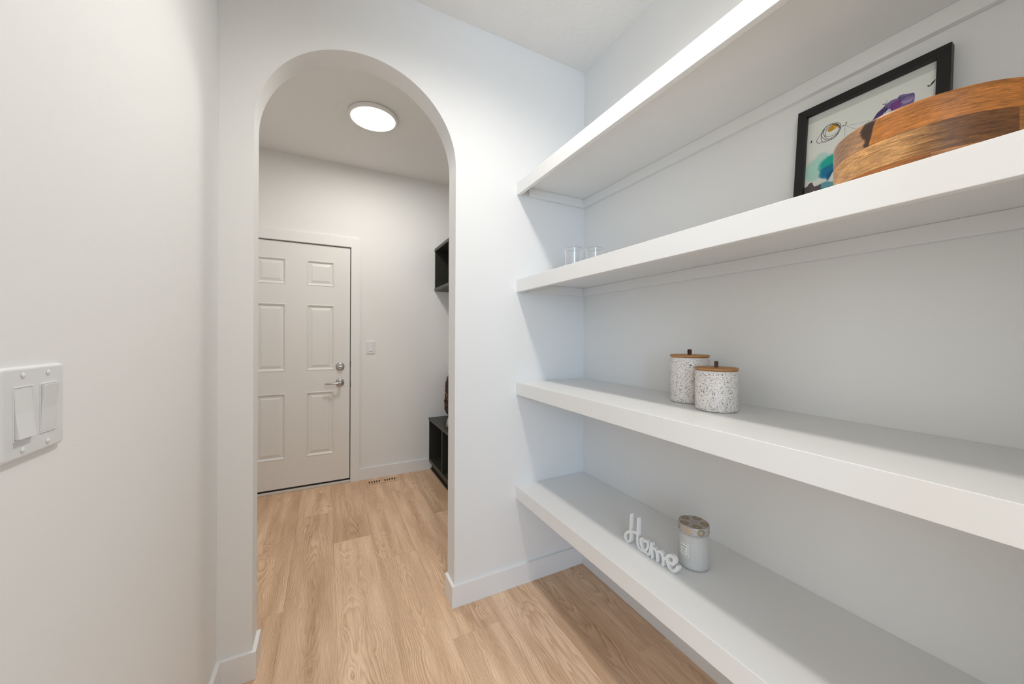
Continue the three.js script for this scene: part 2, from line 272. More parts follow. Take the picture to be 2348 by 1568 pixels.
// ---------------------------------------------------------------- six-panel door
{
  const d = new THREE.Group(); d.name = 'door_1'; d.userData.kind = 'structure'; scene.add(d);
  const x0 = -1.9125, x1 = -1.1035, y0 = 0.034, y1 = 2.0185, zf = ZB - 0.001;
  const cols = [[-1.782, -1.574], [-1.4315, -1.2235]], rows = [[1.676, 1.886], [0.973, 1.521], [0.264, 0.797]];
  // slab face with six openings
  const s = new THREE.Shape(); s.moveTo(x0, y0); s.lineTo(x1, y0); s.lineTo(x1, y1); s.lineTo(x0, y1); s.closePath();
  for (const [a, b] of cols) for (const [c, e] of rows) { const h = new THREE.Path(); h.moveTo(a, c); h.lineTo(a, e); h.lineTo(b, e); h.lineTo(b, c); h.closePath(); s.holes.push(h); }
  obj('slab', [metreUV(xyPrism(s, zf - 0.02, zf)), box(x0, x1, y0, y1, zf - 0.044, zf - 0.0195)], M.doorPaint, d);
  const mitre = (a, b, c, e, ia, za, ib, zb2) => { // ring of four sloping faces between two inset rectangles
    const P = (i, z) => [[a + i, c + i, z], [b - i, c + i, z], [b - i, e - i, z], [a + i, e - i, z]];
    const A = P(ia, za), B = P(ib, zb2), pos = []; for (let k = 0; k < 4; k++) { const q = (k + 1) % 4; pos.push(...A[k], ...A[q], ...B[q], ...A[k], ...B[q], ...B[k]); }
    const g = new THREE.BufferGeometry(); g.setAttribute('position', new THREE.Float32BufferAttribute(pos, 3)); g.computeVertexNormals(); g.setAttribute('uv', new THREE.Float32BufferAttribute(new Float32Array(pos.length / 3 * 2), 2)); return g;
  };
  for (const [a, b] of cols) for (const [c, e] of rows) {
    const z = zf, prof = [[0, z], [0.003, z + 0.0022], [0.008, z + 0.0022], [0.012, z - 0.002], [0.018, z - 0.0095], [0.024, z - 0.0105], [0.046, z - 0.003]];
    const parts = []; for (let k = 0; k < prof.length - 1; k++) parts.push(mitre(a, b, c, e, prof[k][0], prof[k][1], prof[k + 1][0], prof[k + 1][1]));
    const i = 0.046; parts.push(box(a + i, b - i, c + i, e - i, z - 0.012, z - 0.003));
    obj('panel', parts, M.doorPaint, d);
  }
  obj('casing', [box(-1.0957, -1.0258, 0.0006, 2.0265, ZB + 0.0002, ZB + 0.0155), box(-1.99, -1.0258, 2.0265, 2.107, ZB + 0.0002, ZB + 0.0155), box(-1.99, -1.9205, 0.0006, 2.0265, ZB + 0.0002, ZB + 0.0155)], M.trim, d);
  obj('dark_gap_strip', [box(-1.1010, -1.0980, 0.02, 2.024, ZB - 0.05, ZB - 0.012), box(-1.917, -1.0980, 2.0205, 2.0242, ZB - 0.05, ZB - 0.012)], M.gap, d);  // dark strips set into the gap between slab and frame
  obj('door_sweep', box(-1.914, -1.0985, 0.019, 0.034, ZB - 0.04, ZB - 0.004), M.gap, d);
  obj('threshold', rbox(-1.9175, -1.098, 0.0006, 0.0185, ZB - 0.055, ZB + 0.012, 0.002), std(0.72, 0.70, 0.66, 0.4), d);
  for (const y of [0.845, 1.018]) obj('strike_plate', rbox(-1.1012, -1.0955, y - 0.026, y + 0.026, ZB - 0.02, ZB + 0.0012, 0.0005), M.darkMetal, d);
  { // deadbolt thumb turn
    const g = lathe([[0.0001, 0.0], [0.0335, 0.0], [0.0335, 0.006], [0.031, 0.011], [0.024, 0.0145], [0.0001, 0.0155]], 40); g.rotateX(Math.PI / 2); g.translate(-1.1795, 1.0, zf);
    const m = obj('deadbolt', g, M.satin, d);
    const tg = new RoundedBoxGeometry(0.034, 0.011, 0.014, 3, 0.004); tg.translate(-1.176, 0.9985, zf + 0.0215); obj('thumb_turn', tg, M.satin, m);
  }
  { // lever handle pointing left
    const g = lathe([[0.0001, 0.0], [0.0335, 0.0], [0.0335, 0.005], [0.031, 0.009], [0.014, 0.011], [0.0115, 0.014], [0.0115, 0.046], [0.0001, 0.05]], 40); g.rotateX(Math.PI / 2); g.translate(-1.1805, 0.864, zf);
    const m = obj('lever_rose', g, M.satin, d);
    const c = new THREE.CatmullRomCurve3([[-1.1755, 0.8635, zf + 0.044], [-1.19, 0.8632, zf + 0.050], [-1.22, 0.862, zf + 0.052], [-1.26, 0.8602, zf + 0.050], [-1.287, 0.859, zf + 0.046]].map(p => new THREE.Vector3(...p)));
    const tg = new THREE.TubeGeometry(c, 30, 0.0078, 14, false); const end = new THREE.SphereGeometry(0.0078, 14, 10); end.translate(-1.287, 0.859, zf + 0.046); const e2 = new THREE.SphereGeometry(0.0115, 16, 12); e2.translate(-1.179, 0.8635, zf + 0.045);
    obj('lever', [tg, end, e2], M.chrome, m);
  }
}

// ---------------------------------------------------------------- round ceiling lights
function ceilingLight(x, y, z, power, label) {
  const g = group('ceiling_light', x, y, z);
  obj('rim', lathe([[0.02, -0.002], [0.152, -0.002], [0.1545, -0.004], [0.1545, -0.02], [0.150, -0.0245], [0.1405, -0.0255], [0.1402, -0.0225], [0.02, -0.0225]], 72), M.trim, g);
  const glow = new THREE.MeshStandardMaterial({ color: 0xffffff, roughness: 0.5, emissive: LAMP.color.clone(), emissiveIntensity: 3.0 });
  obj('diffuser', lathe([[0.0001, -0.0275], [0.09, -0.0272], [0.13, -0.0262], [0.1398, -0.0240], [0.1398, -0.0232], [0.0001, -0.0232]], 72), glow, g);
  tag(g, label, 'ceiling light');
  const l = new THREE.RectAreaLight(LAMP.color, power, 0.215, 0.215); l.position.set(x, y - 0.031, z); l.rotation.x = -Math.PI / 2; scene.add(l);
}
ceilingLight(-1.011, HM, -0.951, LAMP.mudroom, 'glowing round flat ceiling light in the room beyond the arch');
{ // downlight over the pantry: a soft-edged beam
  const g = group('ceiling_downlight', -0.85, H, 0.78);
  obj('rim', lathe([[0.02, -0.001], [0.098, -0.001], [0.0995, -0.003], [0.097, -0.008], [0.084, -0.0105], [0.0835, -0.007], [0.02, -0.007]], 56), M.trim, g);
  obj('diffuser', lathe([[0.0001, -0.0085], [0.0832, -0.0085], [0.0832, -0.0075], [0.0001, -0.0075]], 48), new THREE.MeshStandardMaterial({ color: 0xffffff, roughness: 0.5, emissive: LAMP.color.clone(), emissiveIntensity: 3 }), g);
  tag(g, 'round downlight in the ceiling above the open pantry shelves, out of the photo', 'ceiling light');
  const l = new THREE.SpotLight(LAMP.color, LAMP.pantry, 0, THREE.MathUtils.degToRad(81), 1, 2); l.position.set(-0.85, H - 0.013, 0.78); l.target.position.set(-0.85, 0, 0.78); l.castShadow = true; l.shadow.radius = 4; scene.add(l, l.target);
}

// ---------------------------------------------------------------- pantry shelves
const SD = 0.4275, SN = 0.0629, SEND = 1.7496;
const SY = [2.0404, 1.5483, 1.0295, 0.5054];
const shelfLabels = ['topmost thick white pantry shelf, empty, running just under the ceiling', 'second white pantry shelf from the top holding the framed print and wooden bowl', 'third white pantry shelf from the top holding the two speckled canisters', 'lowest white pantry shelf holding the word sign and candle jar'];
SY.forEach((y, k) => {
  const g = group('wall_shelf', 0, 0, 0);
  obj('shelf_board', box(-SD + 0.0174, -0.0004, y - 0.019, y, 0.0004, SEND), M.shelf, g);
  obj('front_edge', rbox(-SD, -SD + 0.019, y - SN, y, 0.0004, SEND, 0.0014), M.shelf, g);
  obj('cleat', rbox(-0.0185, -0.0004, y - 0.0625, y - 0.0192, 0.0194, SEND, 0.0012), M.shelf, g);
  obj('cleat', rbox(-0.364, -0.0004, y - 0.0625, y - 0.0192, 0.0004, 0.0190, 0.0012), M.shelf, g);
  tag(g, shelfLabels[k], 'shelf', 'built-in pantry shelves');
});

// ---------------------------------------------------------------- framed print leaning on the second shelf
{
  const lean = Math.atan(0.105), W = 0.2995, HH = 0.3855, FW = 0.0225, D = 0.019;
  const g = group('picture_frame', -0.0662, SY[1] + 0.0004, 1.195);
  // local axes: +x to the right along the wall (world +z), +y up, +z towards the room (world -x)
  g.rotation.order = 'YXZ'; g.rotation.y = -Math.PI / 2; g.rotation.x = -lean;
  const rail = pts => { const s = new THREE.Shape(pts.map(p => new THREE.Vector2(...p))); return xyPrism(s, -D, 0, 0.0012); };
  const a = W / 2, i = a - FW;
  obj('frame_rail', rail([[-a, 0], [a, 0], [i, FW], [-i, FW]]), M.black, g); obj('frame_rail', rail([[-a, HH], [-i, HH - FW], [i, HH - FW], [a, HH]]), M.black, g);
  obj('frame_rail', rail([[-a, 0], [-i, FW], [-i, HH - FW], [-a, HH]]), M.black, g); obj('frame_rail', rail([[a, 0], [a, HH], [i, HH - FW], [i, FW]]), M.black, g);
  const pw = 2 * i, ph = 0.3425 - FW; // the print has slipped down and bares a strip of grey backing above it
  const art = canvasTex(768, 1024, (c, w, h) => {
    const X = u => (u + i) / pw * w, Y = v => (1 - (v - FW) / ph) * h, S = w / pw; // metres in the print's plane
    c.fillStyle = 'rgb(236,238,230)'; c.fillRect(0, 0, w, h);
    const r = rng(77);
    const blob = (u, v, rx, ry, col, al, n = 26, jit = 0.35) => { c.fillStyle = col; for (let k = 0; k < n; k++) { c.globalAlpha = al; c.beginPath(); const N = 22, ph0 = r() * 6; for (let q = 0; q <= N; q++) { const t = q / N * Math.PI * 2; const m = 0.78 + jit * (0.5 * Math.sin(3 * t + ph0) + 0.5 * Math.sin(5 * t + ph0 * 2)) * 0.6 + 0.12 * r(); const px = X(u + rx * m * Math.cos(t)), py = Y(v + ry * m * Math.sin(t)); q ? c.lineTo(px, py) : c.moveTo(px, py); } c.closePath(); c.fill(); } c.globalAlpha = 1; };
    blob(-0.104, 0.196, 0.026, 0.036, 'rgb(150,214,208)', 0.06, 16);
    blob(-0.088, 0.226, 0.016, 0.018, 'rgb(150,214,208)', 0.06, 12);
    blob(-0.062, 0.195, 0.034, 0.036, 'rgb(40,170,160)', 0.08, 22);
    blob(-0.062, 0.204, 0.030, 0.020, 'rgb(20,175,150)', 0.10, 16);
    blob(-0.068, 0.178, 0.026, 0.022, 'rgb(20,120,160)', 0.12, 18);
    blob(-0.056, 0.165, 0.022, 0.020, 'rgb(15,85,135)', 0.12, 14);
    blob(-0.075, 0.140, 0.03, 0.012, 'rgb(60,150,165)', 0.12, 14);
    blob(-0.03, 0.120, 0.09, 0.05, 'rgb(120,170,185)', 0.05, 14);
    blob(-0.12, 0.118, 0.02, 0.022, 'rgb(120,100,150)', 0.12, 12);
    c.fillStyle = 'rgb(238,240,234)'; c.beginPath(); c.moveTo(X(-0.058), Y(0.18)); c.lineTo(X(-0.054), Y(0.142)); c.lineTo(X(-0.071), Y(0.150)); c.closePath(); c.fill();
    // patterned dark shapes
    const pat = (u, v, rx, ry) => { c.save(); c.beginPath(); for (let q = 0; q <= 24; q++) { const t = q / 24 * 6.283, m = 0.85 + 0.18 * Math.sin(4 * t + u * 90); const px = X(u + rx * m * Math.cos(t)), py = Y(v + ry * m * Math.sin(t)); q ? c.lineTo(px, py) : c.moveTo(px, py); } c.closePath(); c.fillStyle = 'rgb(58,42,52)'; c.fill(); c.clip(); c.fillStyle = 'rgb(226,216,220)'; for (let a1 = -20; a1 < 20; a1++) for (let b1 = -20; b1 < 20; b1++) { c.beginPath(); c.arc(X(u + a1 * 0.0027 + (b1 % 2) * 0.0013), Y(v + b1 * 0.0026), S * 0.00062, 0, 7); c.fill(); } c.restore(); };
    pat(-0.113, 0.143, 0.016, 0.019); pat(-0.093, 0.138, 0.010, 0.012); pat(-0.120, 0.125, 0.014, 0.02);
    c.fillStyle = 'rgb(240,240,236)'; c.beginPath(); c.moveTo(X(-0.102), Y(0.136)); c.lineTo(X(-0.098), Y(0.110)); c.lineTo(X(-0.107), Y(0.112)); c.closePath(); c.fill();
    // scribbled ring with a yellow spot
    c.fillStyle = 'rgb(226,168,48)'; c.beginPath(); c.ellipse(X(-0.0652), Y(0.3035), S * 0.0105, S * 0.0085, -0.2, 0, 7); c.fill(); c.fillStyle = 'rgb(206,150,50)'; c.beginPath(); c.ellipse(X(-0.0705), Y(0.3005), S * 0.0072, S * 0.0068, 0, 0, 7); c.fill();
    c.strokeStyle = 'rgb(52,40,46)'; c.lineWidth = S * 0.0011; c.lineJoin = 'round';
    const ring = (u, v, rx, ry, rot, ph0) => { c.beginPath(); for (let q = 0; q <= 60; q++) { const t = q / 60 * 6.5 + ph0, m = 1 + 0.06 * Math.sin(3 * t + ph0); const a1 = rx * m * Math.cos(t), b1 = ry * m * Math.sin(t); const px = X(u + a1 * Math.cos(rot) - b1 * Math.sin(rot)), py = Y(v + a1 * Math.sin(rot) + b1 * Math.cos(rot)); q ? c.lineTo(px, py) : c.moveTo(px, py); } c.stroke(); };
    ring(-0.0700, 0.2935, 0.0215, 0.0225, 0.2, 0.3); ring(-0.0720, 0.2925, 0.0205, 0.0245, -0.3, 1.2); ring(-0.0690, 0.2935, 0.0175, 0.0215, 0.5, 2.3); ring(-0.0760, 0.2890, 0.0265, 0.0170, 0.35, 4.0); ring(-0.0680, 0.2955, 0.0150, 0.0165, 0.1, 3.3);
    // marks: crescent, leaves, strokes
    c.fillStyle = 'rgb(40,30,34)';
    c.beginPath(); c.arc(X(-0.1170), Y(0.2860), S * 0.0042, -1.4, 1.7); c.quadraticCurveTo(X(-0.1155), Y(0.2855), X(-0.1163), Y(0.2901)); c.fill();
    const leaf = (u, v, l, wd, an) => { c.save(); c.translate(X(u), Y(v)); c.rotate(-an); c.beginPath(); c.moveTo(0, 0); c.quadraticCurveTo(S * l * 0.5, -S * wd, S * l, 0); c.quadraticCurveTo(S * l * 0.5, S * wd, 0, 0); c.fill(); c.restore(); };
    leaf(-0.0395, 0.2955, 0.0095, 0.0022, 1.15); leaf(-0.0395, 0.2955, 0.008, 0.0022, 3.05);
    c.lineWidth = S * 0.0005; c.strokeStyle = 'rgb(110,100,104)';
    for (const [u, v, u2, v2, q] of [[-0.0395, 0.2955, 0.01, 0.282, 0.006], [-0.0395, 0.2955, -0.01, 0.268, 0.004], [-0.0395, 0.2955, -0.039, 0.262, 0]]) { c.beginPath(); c.moveTo(X(u), Y(v)); c.quadraticCurveTo(X((u + u2) / 2), Y((v + v2) / 2 - q), X(u2), Y(v2)); c.stroke(); }
    leaf(0.1133, 0.3062, 0.0160, 0.0036, 0.95); leaf(0.1140, 0.3062, 0.0068, 0.0030, 2.3);
    // violet wash with contour lines
    c.save(); c.beginPath(); const out = [[0.016, 0.279], [0.024, 0.2925], [0.031, 0.298], [0.034, 0.2995], [0.040, 0.307], [0.050, 0.3115], [0.060, 0.3105], [0.064, 0.3155], [0.070, 0.3145], [0.078, 0.3105], [0.085, 0.3085], [0.0885, 0.3070], [0.0900, 0.299], [0.0895, 0.286], [0.08, 0.262], [0.03, 0.255]];
    out.forEach(([u, v], k) => k ? c.lineTo(X(u), Y(v)) : c.moveTo(X(u), Y(v))); c.closePath(); c.fillStyle = 'rgb(128,110,160)'; c.fill(); c.clip();
    blob(0.03, 0.288, 0.02, 0.014, 'rgb(70,55,100)', 0.10, 16); blob(0.058, 0.294, 0.012, 0.012, 'rgb(130,60,130)', 0.10, 16); blob(0.078, 0.296, 0.012, 0.009, 'rgb(176,164,206)', 0.12, 14);
    c.fillStyle = 'rgb(232,232,238)'; c.beginPath(); c.moveTo(X(0.030), Y(0.280)); c.lineTo(X(0.047), Y(0.2925)); c.lineTo(X(0.050), Y(0.284)); c.lineTo(X(0.04), Y(0.272)); c.closePath(); c.fill();
    c.strokeStyle = 'rgb(48,36,66)'; c.lineWidth = S * 0.0007; for (let k = 0; k < 6; k++) { c.beginPath(); c.moveTo(X(0.062), Y(0.312 - k * 0.0022)); c.quadraticCurveTo(X(0.076), Y(0.303 - k * 0.002), X(0.09), Y(0.308 - k * 0.002)); c.stroke(); c.beginPath(); c.moveTo(X(0.03 + k * 0.004), Y(0.302)); c.lineTo(X(0.022 + k * 0.006), Y(0.28)); c.stroke(); }
    c.restore(); c.fillStyle = 'rgb(40,30,34)'; leaf(0.0400, 0.3085, 0.0075, 0.0022, 2.9); c.strokeStyle = 'rgb(48,36,40)'; c.lineWidth = S * 0.0006; c.beginPath(); c.moveTo(X(0.036), Y(0.298)); c.lineTo(X(0.0425), Y(0.3165)); c.stroke();
  });
  const pg = new THREE.PlaneGeometry(pw + 0.004, ph); pg.translate(0, FW + ph / 2, -0.0118);
  const board = box(-i - 0.002, i + 0.002, FW - 0.002, HH - FW + 0.002, -0.0175, -0.0121);
  const am = new THREE.MeshStandardMaterial({ map: art, roughness: 0.75 });
  obj('print', pg, am, g); obj('backing_board', board, std(0.66, 0.67, 0.63, 0.8), g);
  tag(g, 'black framed abstract print leaning on the second shelf behind the wooden bowl', 'picture frame');
}

// ---------------------------------------------------------------- laminated wooden bowl
{
  const cx = -0.243, cz = 1.364, r = rng(9);
  const grain = dataTex(512, 128, (i, j) => { // 0.5 m x 0.1 m
    const f = vnoise(i / 26, j / 1.7, 41) * 0.5 + vnoise(i / 9, j / 1.1, 42) * 0.3 + vnoise(i / 70, j / 12, 43) * 0.5; const pore = vnoise(i / 3, j / 1.1, 47) > 0.9 ? 0.86 : 1; const v = 255 * Math.min(1, (0.5 + 0.45 * f) * pore); return [v, v * 0.985, v * 0.96];
  }, false);
  grain.colorSpace = THREE.SRGBColorSpace; grain.repeat.set(2, 10);
  const wood = (a, b, c) => { const m = new THREE.MeshStandardMaterial({ map: grain, roughness: 0.38 }); m.color.setRGB(a, b, c); return m; };
  const W = { orange: wood(0.62, 0.27, 0.08), red: wood(0.52, 0.19, 0.045), light: wood(0.80, 0.47, 0.20), dark: wood(0.29, 0.155, 0.055), brown: wood(0.42, 0.23, 0.10) };
  // upper course carries a dark heart streak near its left end (u is the arc in metres)
  const streak = canvasTex(1024, 128, (c, w, h) => {
    for (let y = 0; y < h; y += 1) for (let x = 0; x < w; x += 2) {
      const f = vnoise(x / 40, y / 3, 51) * 0.6 + vnoise(x / 12, y / 1.5, 52) * 0.4, b = vnoise(x / 160, y / 40, 53);
      const edge = 540 + 34 * vnoise(y / 22, 1.5, 54) + (y / h) * 40, wd = 78 - (y / h) * 50 + 26 * (vnoise(y / 9, 7.5, 55) - 0.5);
      let d = 0; const near = x - edge; if (near > 0 && near < wd) d = Math.min(1, near / 5, (wd - near) / 12); // dark heart streak
      const lt = x > edge ? 0.25 : 0; // paler sapwood towards the left end
      const k = 0.78 + 0.42 * (f - 0.5) + 0.2 * (b - 0.5);
      let R = 232 * k + lt * 20, G = 146 * k + lt * 110, B = 66 * k + lt * 210; if (lt) { const g2 = 0.82 + 0.18 * b; R *= g2; G *= g2; B *= g2; } R += (78 * k - R) * d; G += (50 * k - G) * d; B += (32 * k - B) * d;
      c.fillStyle = `rgb(${R | 0},${G | 0},${B | 0})`; c.fillRect(x, y, 2, 1);
    }
  });
  const bowl = group('wooden_bowl', cx, SY[1] + 0.0005, cz); const y1 = 0.0235, y2 = 0.0715, y3 = 0.1195, R = 0.14, I = 0.122, e = 0.0003;
  const ring = (a0, a1, y0, yy, mat, top) => {
    const prof = top ? [[I + 0.003, yy], [I, yy - 0.004], [I, y0], [R, y0], [R, yy - 0.005], [R - 0.0015, yy - 0.0015], [R - 0.005, yy]].reverse() : [[R, y0], [R, yy], [I, yy], [I, y0]];
    const g = sweep(top ? prof.reverse().map(p => p) : prof, a0 + e, a1 - e, Math.max(3, Math.round((a1 - a0) * 16)), 0, 0);
    return obj('wood_block', g, mat, bowl);
  };
  const shaded = canvasTex(1024, 128, (c, w, h) => { // pale sapwood running into walnut-dark heartwood
    for (let y = 0; y < h; y++) for (let x = 0; x < w; x += 2) {
      const f = vnoise(x / 34, y / 2.6, 71) * 0.6 + vnoise(x / 11, y / 1.4, 72) * 0.4, b = vnoise(x / 120, y / 26, 73);
      let d = (430 - x + 150 * (b - 0.5) + 90 * (vnoise(x / 200, y / 9, 74) - 0.5)) / 190; d = Math.min(1, Math.max(0, d));
      const k = 0.80 + 0.44 * (f - 0.5) + 0.18 * (b - 0.5) - (vnoise(x / 90, y / 4.5 + x / 300, 75) > 0.74 ? 0.10 : 0);
      const R = (246 + (138 - 246) * d) * k, G = (184 + (88 - 184) * d) * k, B = (116 + (44 - 116) * d) * k;
      c.fillStyle = `rgb(${Math.min(255, R) | 0},${Math.min(255, G) | 0},${Math.min(255, B) | 0})`; c.fillRect(x, y, 2, 1);
    }
  });
  const streakMat = new THREE.MeshStandardMaterial({ map: streak, roughness: 0.38 });
  const up = ring(1.9, 4.6, y2 + e, y3, streakMat, true);
  { const p = up.geometry.attributes.position, uv = up.geometry.attributes.uv; for (let k = 0; k < p.count; k++) { let t = Math.atan2(p.getZ(k), p.getX(k)); if (t < 0) t += 2 * Math.PI; uv.setXY(k, (t - 1.9) / 2.7, (p.getY(k) - y2) / (y3 - y2)); } }
  ring(4.6, 6.4, y2 + e, y3, W.brown, true); ring(6.4 - 2 * Math.PI, 1.9, y2 + e, y3, W.orange, true);
  const mid = ring(2.193, 4.5, y1 + e, y2, new THREE.MeshStandardMaterial({ map: shaded, roughness: 0.38 }));
  { const p = mid.geometry.attributes.position, uv = mid.geometry.attributes.uv; for (let k = 0; k < p.count; k++) { let t = Math.atan2(p.getZ(k), p.getX(k)); if (t < 0) t += 2 * Math.PI; uv.setXY(k, (t - 2.193) / 2.307, (p.getY(k) - y1) / (y2 - y1)); } }
   ring(1.3, 2.193, y1 + e, y2, W.orange); ring(4.5, 6.0, y1 + e, y2, W.brown); ring(6.0 - 2 * Math.PI, 1.3, y1 + e, y2, W.light);
  ring(2.895, 4.7, 0, y1, W.red); ring(1.6, 2.895, 0, y1, W.orange); ring(-0.3, 1.6, 0, y1, W.red); ring(4.7, 2 * Math.PI - 0.3, 0, y1, W.light);
  const bot = lathe([[0.0001, 0.004], [I - 0.0005, 0.004], [I - 0.0005, 0.018], [0.0001, 0.018]], 48); obj('bowl_bottom', bot, W.brown, bowl);
  tag(bowl, 'round straight-sided bowl of laminated orange, pale and dark wood blocks', 'bowl');
}

// ---------------------------------------------------------------- two clear tumblers
{
  const glass = phys(1, 1, 1, 0.0, { transmission: 1, thickness: 0.003, ior: 1.5 });
  const geo = lathe([[0.0001, 0], [0.030, 0], [0.0335, 0.0015], [0.0350, 0.005], [0.0392, 0.0885], [0.0387, 0.0897], [0.0378, 0.0885], [0.0338, 0.012], [0.0315, 0.0095], [0.0001, 0.0085]], 48);
  const a = group('glass_tumbler', -0.338, SY[1] + 0.0004, 0.356); obj('glass', geo, glass, a);
  tag(a, 'clear glass tumbler on the second shelf, the one nearer the arch wall', 'glass', 'clear tumblers on the second shelf');
  const b = a.clone(); b.name = numbered('glass_tumbler'); b.position.set(-0.259, SY[1] + 0.0004, 0.398); scene.add(b);
  tag(b, 'clear glass tumbler on the second shelf, right of the other tumbler', 'glass', 'clear tumblers on the second shelf');
}

// ---------------------------------------------------------------- speckled canisters
{
  const terrazzo = seed => canvasTex(1024, 384, (c, w, h) => {
    c.fillStyle = 'rgb(238,232,226)'; c.fillRect(0, 0, w, h); const r = rng(seed);
    for (let k = 0; k < 4200; k++) {
      const x = r() * w, y = r() * h, s = (1.7 + 3.4 * r() * r()) * (k < 330 ? 1.45 : 1), q = r();
      c.fillStyle = k < 330 ? 'rgb(44,38,40)' : q < 0.40 ? 'rgb(104,98,98)' : q < 0.68 ? 'rgb(70,64,66)' : q < 0.84 ? 'rgb(162,152,146)' : q < 0.95 ? 'rgb(126,108,96)' : 'rgb(196,140,104)';
      const n = 4 + Math.floor(r() * 3), el = 0.5 + r() * 0.5, ro = r() * 6.3;
      for (const ox of [0, -w, w]) { c.beginPath(); for (let i = 0; i < n; i++) { const t = i / n * 6.283, m = s * (0.7 + 0.5 * hash2(i, k, seed)); const a = m * Math.cos(t), b = m * el * Math.sin(t); const px = x + ox + a * Math.cos(ro) - b * Math.sin(ro), py = y + a * Math.sin(ro) + b * Math.cos(ro); i ? c.lineTo(px, py) : c.moveTo(px, py); } c.closePath(); c.fill(); }
    }
  });
  const lidTex = dataTex(128, 128, (i, j) => { const v = 0.80 + 0.10 * vnoise(i / 40, j / 3, 61) + 0.06 * vnoise(i / 10, j / 1.2, 62); return [208 * v, 148 * v, 86 * v]; }, true);
  const lidMat = new THREE.MeshStandardMaterial({ map: lidTex, roughness: 0.5 }), leather = std(0.085, 0.028, 0.012, 0.55), rimMat = std(0.82, 0.78, 0.73, 0.4);
  const can = (x, z, r, hb, seed, turn, label) => {
    const g = group('canister', x, SY[2] + 0.0004, z); g.rotation.y = turn;
    const mat = new THREE.MeshPhysicalMaterial({ map: terrazzo(seed), roughness: 0.35, clearcoat: 0.3, clearcoatRoughness: 0.3 });
    const pts = [[r * 0.5, 0.0], [r - 0.006, 0.0], [r - 0.0015, 0.0018], [r, 0.006], [r, hb - 0.005], [r - 0.0012, hb - 0.0025]]; const geo = lathe(pts, 64);
    const uv = geo.attributes.uv, p = geo.attributes.position; for (let k = 0; k < uv.count; k++) uv.setXY(k, uv.getX(k) * (r / 0.0625), p.getY(k) / 0.162);
    obj('body', geo, mat, g);
    obj('mouth_rim', lathe([[r - 0.0015, hb - 0.0035], [r - 0.0016, hb + 0.0012], [r - 0.006, hb + 0.0012], [r - 0.006, hb - 0.02]], 64), rimMat, g);
    const lg = lathe([[0.0001, hb + 0.0014], [r - 0.004, hb + 0.0014], [r + 0.0004, hb + 0.004], [r + 0.0012, hb + 0.0068], [r + 0.0008, hb + 0.0092], [r - 0.001, hb + 0.0106], [0.0001, hb + 0.0106]], 64); const lp = lg.attributes.position, lu = lg.attributes.uv; for (let k = 0; k < lp.count; k++) lu.setXY(k, lp.getX(k) * 6, lp.getZ(k) * 6 + lp.getY(k) * 6);
    const lid = obj('lid', lg, lidMat, g);
    // leather loop standing on the lid
    const out = [], inn = []; for (let k = 0; k <= 16; k++) { const t = Math.PI * k / 16; const w = 0.0058, b = hb + 0.0105; const yy = b + 0.0140 + 0.0055 * Math.sin(t); out.push([w * Math.cos(t), yy]); inn.push([(w - 0.0024) * Math.cos(t), b + 0.0140 + 0.0032 * Math.sin(t)]); }
    const s = new THREE.Shape(); s.moveTo(0.0050, hb + 0.0100); for (const q of out) s.lineTo(...q); s.lineTo(-0.0050, hb + 0.0100); s.lineTo(-0.0028, hb + 0.0100); for (const q of inn.reverse()) s.lineTo(...q); s.lineTo(0.0028, hb + 0.0100); s.closePath();
    const lo = xyPrism(s, -0.0050, 0.0050, 0.0006); lo.rotateY(0.35); obj('leather_loop', lo, leather, lid);
    return tag(g, label, 'canister', 'speckled canisters on the third shelf');
  };
  can(-0.1265, 0.7587, 0.0632, 0.157, 71, 0.9, 'taller white speckled canister with wood lid, standing behind the shorter one');
  can(-0.1817, 0.8946, 0.0604, 0.124, 72, 0.4, 'shorter white speckled canister with wood lid, standing in front');
}

